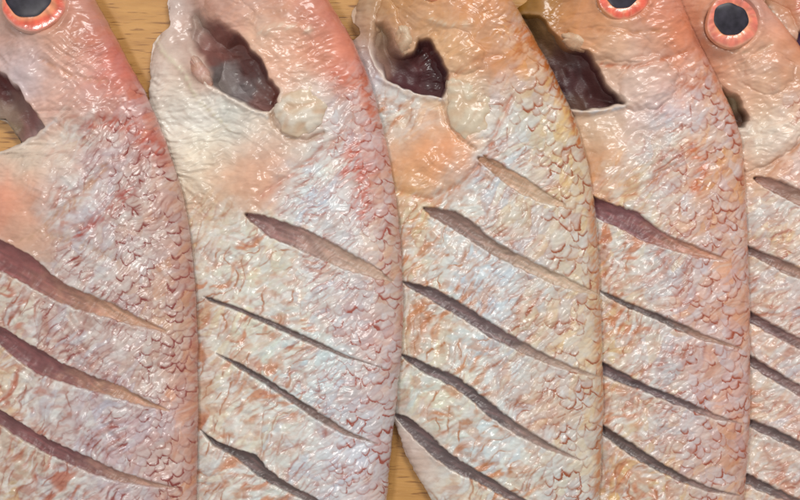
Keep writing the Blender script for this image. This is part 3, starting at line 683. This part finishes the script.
tl, tr = tail(525, 80)
fishes.append(Fish(seed=37, lobes=[('flesh_lobe', 404, 40, 9, 15, -10, 4, (188, 154, 124), (204, 178, 150)), ('fin_base', 468, 110, 23, 34, -20, 3.5, (208, 180, 150), (212, 196, 172))], sat=1.28, scale_top=70, scale_ang=72, scale_size=10.5, streak_ang=-50, pearl=(204, 220, 232), pigment=(174, 92, 54), pigment2=(198, 130, 82),
    left=[(-150, 420), (-120, 395), (-60, 368), (0, 358), (9, 350), (19, 352), (27, 359), (33, 359), (40, 350), (60, 344), (110, 356), (160, 366), (250, 378), (340, 381), (400, 385), (430, 396), (440, 400), (455, 405), (475, 415), (500, 430), (540, 450)] + tl,
    right=[(-150, 430), (-120, 450), (-60, 485), (0, 511), (12, 520), (30, 530), (50, 541), (70, 552), (90, 562), (110, 572), (135, 580), (170, 590), (220, 597), (280, 600), (350, 603), (420, 604), (500, 600), (540, 596)] + tr,
    thick=THICK,
    bumps=[(382, 42, 9, 30, 0, -9), (468, 30, 46, 60, -20, 9), (388, 22, 12, 24, -10, 4, 1), (402, 44, 10, 9, 0, 3, 1), (440, 155, 40, 26, -15, 5), (470, 112, 30, 40, -20, 3), (455, 55, 30, 20, 30, 4, 1), (400, 118, 24, 18, 0, -2), (372, 15, 10, 26, -10, 2)],
    creases=[dict(p=[(446, 78, 2), (440, 100, 2.4), (446, 122, 2.6), (458, 140, 2.6), (474, 150, 2.4)], dz=-2.6, c=(190, 146, 110), a=.6),
             dict(p=[(376, 76, 2.2), (395, 86, 2.2), (420, 94, 2.2), (442, 100, 2.2)], dz=1.8, c=(214, 214, 222), a=.8),
             dict(p=[(400, 192, 4), (430, 200, 4), (462, 184, 4), (484, 160, 3)], dz=-2.5, c=(196, 124, 84), a=.6),
             dict(p=[(484, 158, 3), (490, 145, 3), (500, 120, 3), (510, 100, 3)], dz=-2.0, c=(196, 120, 90), a=.6),
             dict(p=[(440, 82, 3), (455, 76, 3), (478, 62, 3), (500, 58, 3)], dz=-1.4, c=(200, 136, 96), a=.6),
             dict(p=[(430, 22, 3), (450, 30, 3), (470, 28, 3)], dz=1.4, c=(214, 192, 166), a=.6),
             dict(p=[(524, 35, 6), (545, 65, 7), (560, 92, 7), (572, 118, 6), (580, 150, 5)], c=(188, 106, 48), a=.85),
             dict(p=[(512, 30, 6), (520, 45, 6), (515, 60, 6)], c=(188, 110, 54), a=.75),
             dict(p=[(590, 195, 6), (598, 300, 7), (602, 400, 7), (597, 510, 7)], c=(200, 134, 92), a=.75)],
    slashes=[S([(478, 159, 2), (490, 165, 5.5), (505, 176, 7.5), (522, 187, 8), (540, 197, 6), (562, 206, 2)], 6, (170, 128, 100), (196, 166, 138), m0=0),
             S([(424, 208, 1.5), (436, 213, 5.5), (452, 219, 8), (468, 229, 8.5), (484, 242, 6.5), (503, 254, 6.5), (528, 266, 6), (555, 279, 5.5), (578, 288, 4), (596, 294, 1)], 8, (138, 110, 100), (200, 174, 150), m0=.2),
             S([(402, 282, 1), (415, 287, 3.5), (430, 293, 6), (450, 304, 6.5), (470, 316, 6), (492, 331, 6.5), (518, 345, 5.5), (545, 358, 4), (570, 368, 3), (598, 376, 1)], 8, (112, 92, 92), (186, 158, 140), m0=.45),
             S([(400, 355, 1), (412, 361, 3.5), (430, 371, 5), (452, 380, 5.5), (470, 392, 5), (492, 411, 6), (518, 429, 5), (545, 444, 3.5), (578, 458, 1)], 8, (106, 90, 90), (160, 134, 122), m0=.5),
             S([(394, 416, 1), (404, 422, 5), (420, 436, 7), (440, 455, 7), (458, 467, 6.5), (480, 478, 5.5), (505, 492, 5), (530, 506, 4), (560, 518, 1)], 8, (106, 90, 90), (120, 100, 96))],
    opening=[(374, 22), (384, 18), (392, 30), (396, 46), (404, 54), (412, 50), (417, 37), (427, 39), (437, 54), (448, 72), (449, 84), (442, 100), (422, 96), (404, 90), (387, 81), (378, 66), (372, 46)],
    soft=(-.6, -.8), softw=14, cav_wall=(122, 74, 72), cav_bumps=[(415, 65, 12, 8, 20, 3)],
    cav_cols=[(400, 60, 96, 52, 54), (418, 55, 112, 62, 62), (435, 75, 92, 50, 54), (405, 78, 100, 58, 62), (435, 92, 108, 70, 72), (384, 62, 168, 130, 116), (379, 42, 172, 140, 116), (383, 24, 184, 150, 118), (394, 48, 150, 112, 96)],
    eye=(436, -22, 27, 17, 0, -2),
    pts=[(350, 14, 196, 184, 168, 'P'), (365, 8, 172, 150, 116, 'P'), (374, 35, 190, 172, 152, 'P'), (381, 55, 128, 98, 88, 'C'), (384, 30, 150, 118, 92, 'C'), (358, 55, 204, 196, 192, 'P'), (372, 72, 214, 214, 220, 'P'), (390, 15, 178, 144, 106, 'P'), (400, 40, 196, 164, 138, 'P'), (412, 20, 196, 162, 122, 'H'),  # brown throat tissue, its darkest points painted deeper to stand for shade
         (440, 18, 198, 162, 126, 'H'), (470, 12, 196, 152, 116, 'H'), (500, 15, 192, 150, 112, 'H'), (430, 42, 200, 180, 146, 'H'), (460, 45, 208, 182, 148, 'H'), (490, 40, 204, 160, 122, 'H'), (455, 70, 208, 178, 144, 'H'), (485, 75, 206, 160, 122, 'P'), (500, 70, 202, 146, 108, 'P'), (525, 60, 200, 158, 116, 'H'), (515, 35, 196, 150, 108, 'S'),
         (460, 95, 214, 202, 178, 'F'), (480, 110, 212, 200, 180, 'F'), (475, 130, 214, 202, 182, 'F'), (452, 110, 208, 186, 158, 'H'), (540, 78, 196, 142, 92, 'S'), (505, 100, 202, 204, 216, 'S'), (530, 100, 204, 190, 172, 'S'), (555, 100, 198, 156, 112, 'S'), (515, 135, 206, 202, 198, 'S'), (550, 130, 204, 184, 160, 'S'), (572, 145, 204, 176, 142, 'S'),
         (395, 100, 206, 212, 218, 'B'), (380, 120, 208, 206, 200, 'B'), (410, 115, 212, 202, 190, 'B'), (430, 128, 216, 178, 146, 'P'), (445, 145, 216, 160, 128, 'P'), (420, 160, 216, 170, 136, 'P'), (455, 165, 212, 164, 128, 'P'), (400, 150, 210, 182, 156, 'P'), (400, 175, 210, 178, 142, 'P'), (430, 180, 212, 176, 140, 'P'),
         (500, 150, 204, 204, 214, 'M'), (480, 190, 206, 212, 222, 'M'), (460, 200, 210, 204, 196, 'B'), (530, 165, 204, 182, 160, 'M'), (510, 205, 206, 192, 178, 'M'), (550, 220, 204, 184, 162, 'M'), (585, 200, 206, 178, 148, 'S'), (570, 245, 206, 184, 164, 'S'), (530, 235, 202, 182, 174, 'M'), (590, 260, 208, 184, 156, 'S'),
         (405, 215, 210, 192, 160, 'B'), (415, 245, 208, 184, 150, 'B'), (440, 245, 202, 204, 208, 'B'), (460, 265, 198, 210, 226, 'B'), (490, 280, 200, 208, 220, 'M'), (520, 300, 200, 196, 200, 'M'), (555, 310, 202, 182, 166, 'M'), (590, 320, 208, 182, 156, 'S'), (430, 275, 206, 200, 190, 'B'), (395, 260, 206, 190, 172, 'B'),
         (415, 320, 208, 176, 144, 'B'), (440, 325, 204, 206, 200, 'B'), (475, 345, 200, 208, 216, 'B'), (510, 365, 202, 194, 192, 'M'), (545, 385, 204, 182, 170, 'M'), (585, 400, 206, 186, 168, 'S'), (405, 345, 208, 190, 164, 'B'), (450, 355, 208, 198, 180, 'B'), (540, 330, 204, 176, 146, 'M'),
         (420, 395, 210, 214, 208, 'B'), (445, 410, 208, 206, 192, 'B'), (475, 430, 204, 212, 216, 'B'), (510, 455, 204, 210, 218, 'B'), (545, 470, 206, 200, 192, 'M'), (585, 460, 206, 188, 172, 'S'), (575, 490, 206, 194, 182, 'M'), (520, 480, 206, 200, 190, 'B'), (545, 410, 204, 168, 148, 'M'),
         (405, 440, 206, 198, 190, 'P'), (425, 470, 206, 196, 184, 'P'), (450, 490, 208, 202, 196, 'B'), (485, 500, 208, 198, 186, 'B')]))

tl, tr = tail(690, 74)
fishes.append(Fish(seed=53, lobes=[('flesh_lobe', 574, 42, 15, 8, 30, 3, (198, 158, 126), (210, 178, 148))], scale_top=85, scale_ang=66, scale_size=9.5, streak_ang=-46, pearl=(206, 212, 226), pigment=(178, 86, 58), pigment2=(198, 126, 86),
    left=[(-150, 600), (-120, 575), (-60, 552), (0, 528), (8, 512), (16, 500), (26, 500), (60, 520), (110, 550), (160, 568), (250, 576), (400, 580), (500, 580), (540, 586)] + tl,
    right=[(-150, 610), (-120, 630), (-60, 658), (0, 680), (15, 686), (35, 695), (55, 706), (80, 718), (100, 727), (118, 736), (140, 742), (180, 745), (240, 748), (300, 750), (400, 751), (440, 750), (500, 745), (540, 740)] + tr,
    thick=THICK,
    bumps=[(622, 20, 46, 60, -20, 9), (604, 46, 42, 16, 10, 4, 1), (645, 85, 30, 26, -40, 6, 1), (605, 165, 26, 34, 20, 4), (560, 20, 14, 30, 0, -6), (586, 110, 20, 5, 5, 2), (690, 110, 20, 14, 0, 1.5)],
    creases=[dict(p=[(572, 110, 2.2), (590, 113, 2.2), (622, 108, 2.2)], dz=2.0, c=(204, 202, 206), a=.8),
             dict(p=[(588, 32, 3), (620, 38, 3), (655, 35, 3)], dz=-1.2, c=(190, 130, 90), a=.6),
             dict(p=[(600, 66, 2.5), (630, 70, 2.5), (660, 62, 3), (690, 52, 3)], dz=-1.6, c=(194, 116, 80), a=.7),
             dict(p=[(610, 200, 4), (640, 190, 4), (670, 165, 5)], dz=-2, c=(190, 124, 84), a=.6),
             dict(p=[(678, 86, 5), (692, 90, 5), (700, 80, 5)], c=(186, 106, 74), a=.7),
             dict(p=[(690, 150, 8), (700, 170, 9), (692, 190, 7)], c=(202, 116, 74), a=.75),
             dict(p=[(712, 80, 5), (738, 125, 5), (745, 200, 5), (750, 300, 5), (750, 420, 5), (745, 510, 5)], c=(204, 128, 96), a=.8)],
    slashes=[S([(574, 193, 5), (592, 205, 8.5), (612, 214, 10), (632, 222, 11), (645, 232, 10), (662, 241, 7), (685, 249, 5.5), (705, 255, 3.5), (724, 260, 1)], 9, (128, 82, 84), (186, 134, 108), m0=.35),
             S([(600, 291, .8), (610, 296, 2.2), (630, 306, 2.8), (655, 316, 3.2), (680, 328, 4), (702, 337, 3), (738, 348, 1)], 7, (98, 80, 76), (178, 138, 118), m0=.4),
             S([(596, 361, 1), (606, 370, 6), (622, 378, 5), (645, 388, 3.5), (665, 396, 4), (690, 406, 3.5), (712, 415, 2.5), (738, 422, .8)], 8, (104, 86, 88), (160, 128, 118), m0=.5),
             S([(590, 422, 2), (604, 431, 4), (625, 445, 5.5), (645, 458, 5.5), (662, 468, 4.5), (682, 478, 3.5), (705, 487, 2.5), (738, 494, .8)], 8, (98, 80, 76), (140, 112, 104), m0=.5)],
    opening=[(500, 12), (540, 14), (553, 30), (560, 40), (572, 48), (585, 52), (594, 60), (600, 74), (611, 92), (622, 104), (604, 108), (586, 110), (570, 108), (540, 106), (520, 70)],
    soft=(-.9, -.4), softw=5, cav_wall=(110, 70, 62), cav_bumps=[(548, 20, 14, 16, 0, 5)],
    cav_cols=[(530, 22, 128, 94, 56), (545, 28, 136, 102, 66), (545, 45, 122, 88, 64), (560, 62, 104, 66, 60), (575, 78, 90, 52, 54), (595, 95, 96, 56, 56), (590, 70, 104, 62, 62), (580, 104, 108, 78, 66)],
    eye=(619, -1, 26, 15, -2.5, -2),
    pts=[(548, 5, 140, 106, 62, 'C'), (530, 5, 126, 94, 56, 'C'), (508, 12, 126, 92, 54, 'C'), (550, 25, 146, 112, 74, 'C'), (570, 15, 200, 162, 132, 'H'), (575, 40, 200, 162, 130, 'P'), (562, 30, 184, 144, 108, 'P'), (592, 28, 204, 158, 122, 'H'), (650, 20, 200, 150, 124, 'H'), (680, 25, 196, 132, 108, 'P'), (665, 0, 196, 150, 130, 'H'),
         (600, 45, 210, 186, 158, 'H'), (635, 48, 206, 184, 164, 'H'), (670, 45, 202, 156, 130, 'H'), (695, 55, 200, 142, 118, 'H'), (612, 75, 210, 186, 162, 'H'), (640, 82, 212, 204, 196, 'H'), (630, 95, 210, 196, 180, 'H'), (665, 80, 206, 170, 148, 'P'), (695, 90, 204, 150, 122, 'S'), (712, 95, 204, 152, 130, 'S'),
         (600, 120, 214, 206, 190, 'P'), (590, 140, 212, 190, 160, 'P'), (605, 165, 214, 170, 136, 'P'), (595, 185, 212, 168, 134, 'P'), (630, 140, 208, 184, 158, 'H'), (650, 122, 206, 202, 200, 'H'), (680, 110, 206, 198, 214, 'M'), (710, 120, 206, 172, 156, 'S'), (730, 135, 206, 158, 134, 'S'),
         (640, 160, 206, 194, 184, 'M'), (670, 145, 206, 196, 190, 'M'), (665, 190, 202, 188, 188, 'M'), (695, 170, 208, 160, 130, 'S'), (715, 180, 204, 156, 134, 'S'), (738, 200, 206, 160, 136, 'S'), (690, 215, 204, 168, 154, 'S'), (725, 235, 202, 158, 140, 'S'), (635, 200, 208, 196, 176, 'B'), (610, 188, 210, 186, 156, 'B'),
         (600, 240, 206, 196, 186, 'B'), (630, 255, 202, 196, 188, 'B'), (660, 270, 200, 186, 178, 'M'), (700, 285, 200, 162, 154, 'M'), (735, 290, 202, 150, 132, 'S'), (610, 275, 206, 176, 142, 'B'), (690, 310, 202, 164, 154, 'S'), (730, 330, 204, 154, 138, 'S'),
         (612, 325, 206, 170, 132, 'B'), (640, 335, 200, 200, 202, 'B'), (665, 350, 200, 178, 170, 'M'), (700, 370, 200, 162, 158, 'S'), (735, 380, 202, 152, 138, 'S'), (612, 350, 204, 184, 154, 'B'), (655, 375, 200, 182, 170, 'M'), (715, 350, 200, 164, 160, 'S'),
         (612, 405, 206, 172, 132, 'B'), (645, 412, 200, 190, 184, 'B'), (680, 425, 196, 180, 186, 'S'), (715, 440, 200, 162, 152, 'S'), (740, 450, 202, 148, 132, 'S'), (670, 445, 202, 172, 152, 'M'), (615, 470, 206, 168, 128, 'B'), (650, 490, 204, 178, 144, 'B'), (700, 465, 200, 168, 158, 'S'), (720, 498, 202, 160, 140, 'S'), (600, 450, 204, 196, 186, 'B')]))

tl, tr = tail(840, 78)
fishes.append(Fish(seed=71, scale_ang=64, scale_size=9.5, streak_ang=-40, pearl=(212, 208, 212), pigment=(190, 112, 88), pigment2=(204, 142, 112),
    left=[(-150, 725), (-120, 700), (-60, 672), (0, 664), (60, 680), (95, 708), (120, 716), (200, 722), (300, 726), (400, 728), (470, 726), (500, 722), (540, 728)] + tl,
    right=[(-150, 735), (-120, 748), (-60, 748), (-20, 752), (0, 760), (10, 769), (22, 780), (32, 788), (42, 797), (55, 806), (80, 822), (120, 842), (200, 868), (300, 888), (400, 898), (500, 900), (540, 898)] + tr,
    thick=THICK,
    bumps=[(735, 20, 42, 45, 20, 5), (765, 75, 24, 20, 0, 3, 1), (768, 145, 40, 16, -35, 5, 1), (770, 110, 30, 24, 0, 2)],
    creases=[dict(p=[(762, 178, 5), (780, 158, 5), (805, 138, 5)], dz=-2.2, c=(198, 140, 104), a=.7),
             dict(p=[(742, 130, 3), (760, 126, 3), (790, 118, 3)], step=1.4),
             dict(p=[(725, 50, 3), (750, 56, 3), (765, 48, 3)], dz=-1, c=(206, 172, 140), a=.4)],
    slashes=[S([(756, 178, 2), (765, 182, 5), (780, 189, 7), (800, 200, 7), (830, 214, 5), (860, 226, 1)], 8, (150, 112, 98), (190, 152, 124), m0=.2),
             S([(738, 243, 1), (752, 251, 3.5), (770, 260, 5), (790, 270, 6), (820, 283, 4), (850, 295, 1)], 7, (130, 98, 90), (190, 150, 124), m0=.2),
             S([(738, 306, 1), (750, 316, 4.5), (770, 328, 5), (800, 345, 5), (830, 358, 4), (860, 370, 1)], 7, (118, 88, 86), (170, 134, 118), m0=.3),
             S([(742, 352, 1), (754, 362, 4.5), (775, 376, 5), (800, 391, 5), (830, 404, 3), (860, 412, 1)], 7, (116, 88, 86), (160, 124, 112), m0=.3),
             S([(742, 420, 1), (755, 425, 4), (775, 434, 5), (800, 446, 4.5), (830, 458, 3), (860, 466, 1)], 7, (110, 90, 88), (150, 120, 110), m0=.3),
             S([(735, 474, 1), (748, 480, 5), (765, 488, 5), (785, 497, 4), (810, 507, 3), (840, 516, 1)], 7, (110, 90, 88), (150, 120, 110), m0=.3)],
    opening=[(722, 84), (732, 92), (739, 98), (745, 110), (750, 121), (745, 127), (736, 128), (722, 125)],
    soft=(-.9, -.4), softw=5, cav_wall=(150, 120, 94), cav_bumps=[],
    cav_cols=[(735, 100, 168, 146, 112), (742, 115, 120, 84, 62), (738, 124, 98, 62, 48)],
    eye=(728, 25, 27, 15.5, -3, -3.5), iris_pale=.45,
    pts=[(700, 5, 198, 160, 136, 'H'), (745, -10, 200, 172, 158, 'H'), (765, 30, 200, 160, 142, 'P'), (762, 15, 198, 164, 150, 'P'), (785, 50, 202, 144, 112, 'P'), (770, 55, 208, 172, 144, 'H'), (740, 60, 208, 180, 154, 'H'), (755, 75, 214, 202, 186, 'H'), (785, 75, 208, 176, 152, 'H'), (725, 60, 204, 160, 134, 'H'),
         (760, 100, 208, 182, 152, 'P'), (790, 100, 208, 172, 144, 'P'), (745, 90, 208, 180, 156, 'H'), (745, 140, 218, 216, 206, 'F'), (765, 140, 220, 220, 212, 'F'), (790, 125, 218, 206, 194, 'F'), (750, 160, 214, 196, 176, 'P'), (775, 165, 210, 176, 146, 'P'), (795, 165, 210, 180, 180, 'M'), (745, 180, 208, 164, 132, 'P'),
         (770, 215, 216, 204, 194, 'M'), (800, 225, 212, 188, 176, 'M'), (765, 235, 210, 186, 160, 'M'), (790, 250, 208, 170, 144, 'S'), (755, 210, 214, 204, 194, 'B'), (765, 285, 210, 196, 192, 'M'), (790, 295, 210, 198, 198, 'M'), (760, 305, 210, 190, 176, 'B'), (790, 320, 208, 180, 176, 'M'),
         (765, 350, 212, 190, 180, 'B'), (795, 365, 208, 184, 180, 'M'), (760, 400, 212, 194, 178, 'B'), (790, 415, 208, 178, 172, 'M'), (765, 455, 212, 186, 166, 'B'), (795, 470, 208, 176, 162, 'M'), (770, 510, 210, 190, 176, 'B'), (840, 200, 205, 165, 150, 'S'), (850, 350, 205, 165, 150, 'S'), (850, 470, 205, 165, 150, 'S')]))

tl, tr = tail(1010, 90)
fishes.append(Fish(seed=89, scale_ang=66, scale_size=9.5, streak_ang=-40, pearl=(210, 206, 212), pigment=(190, 112, 92), pigment2=(204, 146, 118),
    left=[(-150, 850), (-120, 825), (-60, 790), (-10, 768), (8, 769), (30, 772), (60, 790), (100, 815), (200, 845), (300, 868), (400, 878), (500, 880), (540, 885)] + tl,
    right=[(-150, 860), (-120, 890), (-60, 925), (0, 955), (60, 990), (120, 1015), (200, 1040), (300, 1055), (400, 1062), (500, 1062), (540, 1055)] + tr,
    thick=THICK, bumps=[(782, 20, 12, 26, -35, 5, 1), (800, 5, 14, 18, 0, 4)], 
    creases=[dict(p=[(772, 6, 2.5), (780, 20, 2.5), (792, 36, 2.5)], dz=1.2, c=(216, 202, 186), a=.7), dict(p=[(803, -8, 6), (800, 8, 5)], c=(198, 98, 80), a=.7)],
    slashes=[S([(870, 330, 1), (900, 345, 8), (950, 370, 8), (1020, 395, 1)], 7, SW, SD)],
    opening=[(797, 30), (812, 20), (840, 50), (860, 90), (850, 104), (825, 90), (806, 60), (798, 42)],
    soft=(-.9, -.4), softw=5, cav_wall=(130, 90, 96), cav_bumps=[], cav_cols=[(800, 35, 96, 66, 96), (830, 60, 100, 56, 56)],
    eye=None,
    pts=[(775, 5, 176, 148, 122, 'P'), (785, 25, 206, 190, 172, 'P'), (795, 15, 188, 150, 122, 'P'), (800, 0, 194, 130, 104, 'P'), (790, 40, 200, 170, 150, 'P'), (830, 10, 200, 160, 140, 'H'), (880, 100, 200, 170, 150, 'S'), (900, 250, 200, 180, 175, 'M'), (950, 400, 200, 180, 175, 'M'), (1000, 200, 195, 140, 125, 'S')]))

labels = ['leftmost raw fish, orange rimmed eye in the top left corner, crimson back, widest purple cuts',
          'whitish raw fish with pale knob beside gill hole, one wide and three thin cuts',
          'middle raw fish with bluish skin speckled orange, five cuts, small dark maroon gill hole',
          'salmon raw fish with the largest brown gill hole and one wide maroon cut below',
          'pink raw fish near right edge whose round dark pupil shows whole, ringed in coral',
          'sixth raw fish, only a tan sliver of its throat showing in the top right corner']
for F, lb in zip(fishes, labels):
    make_fish(F, lb)
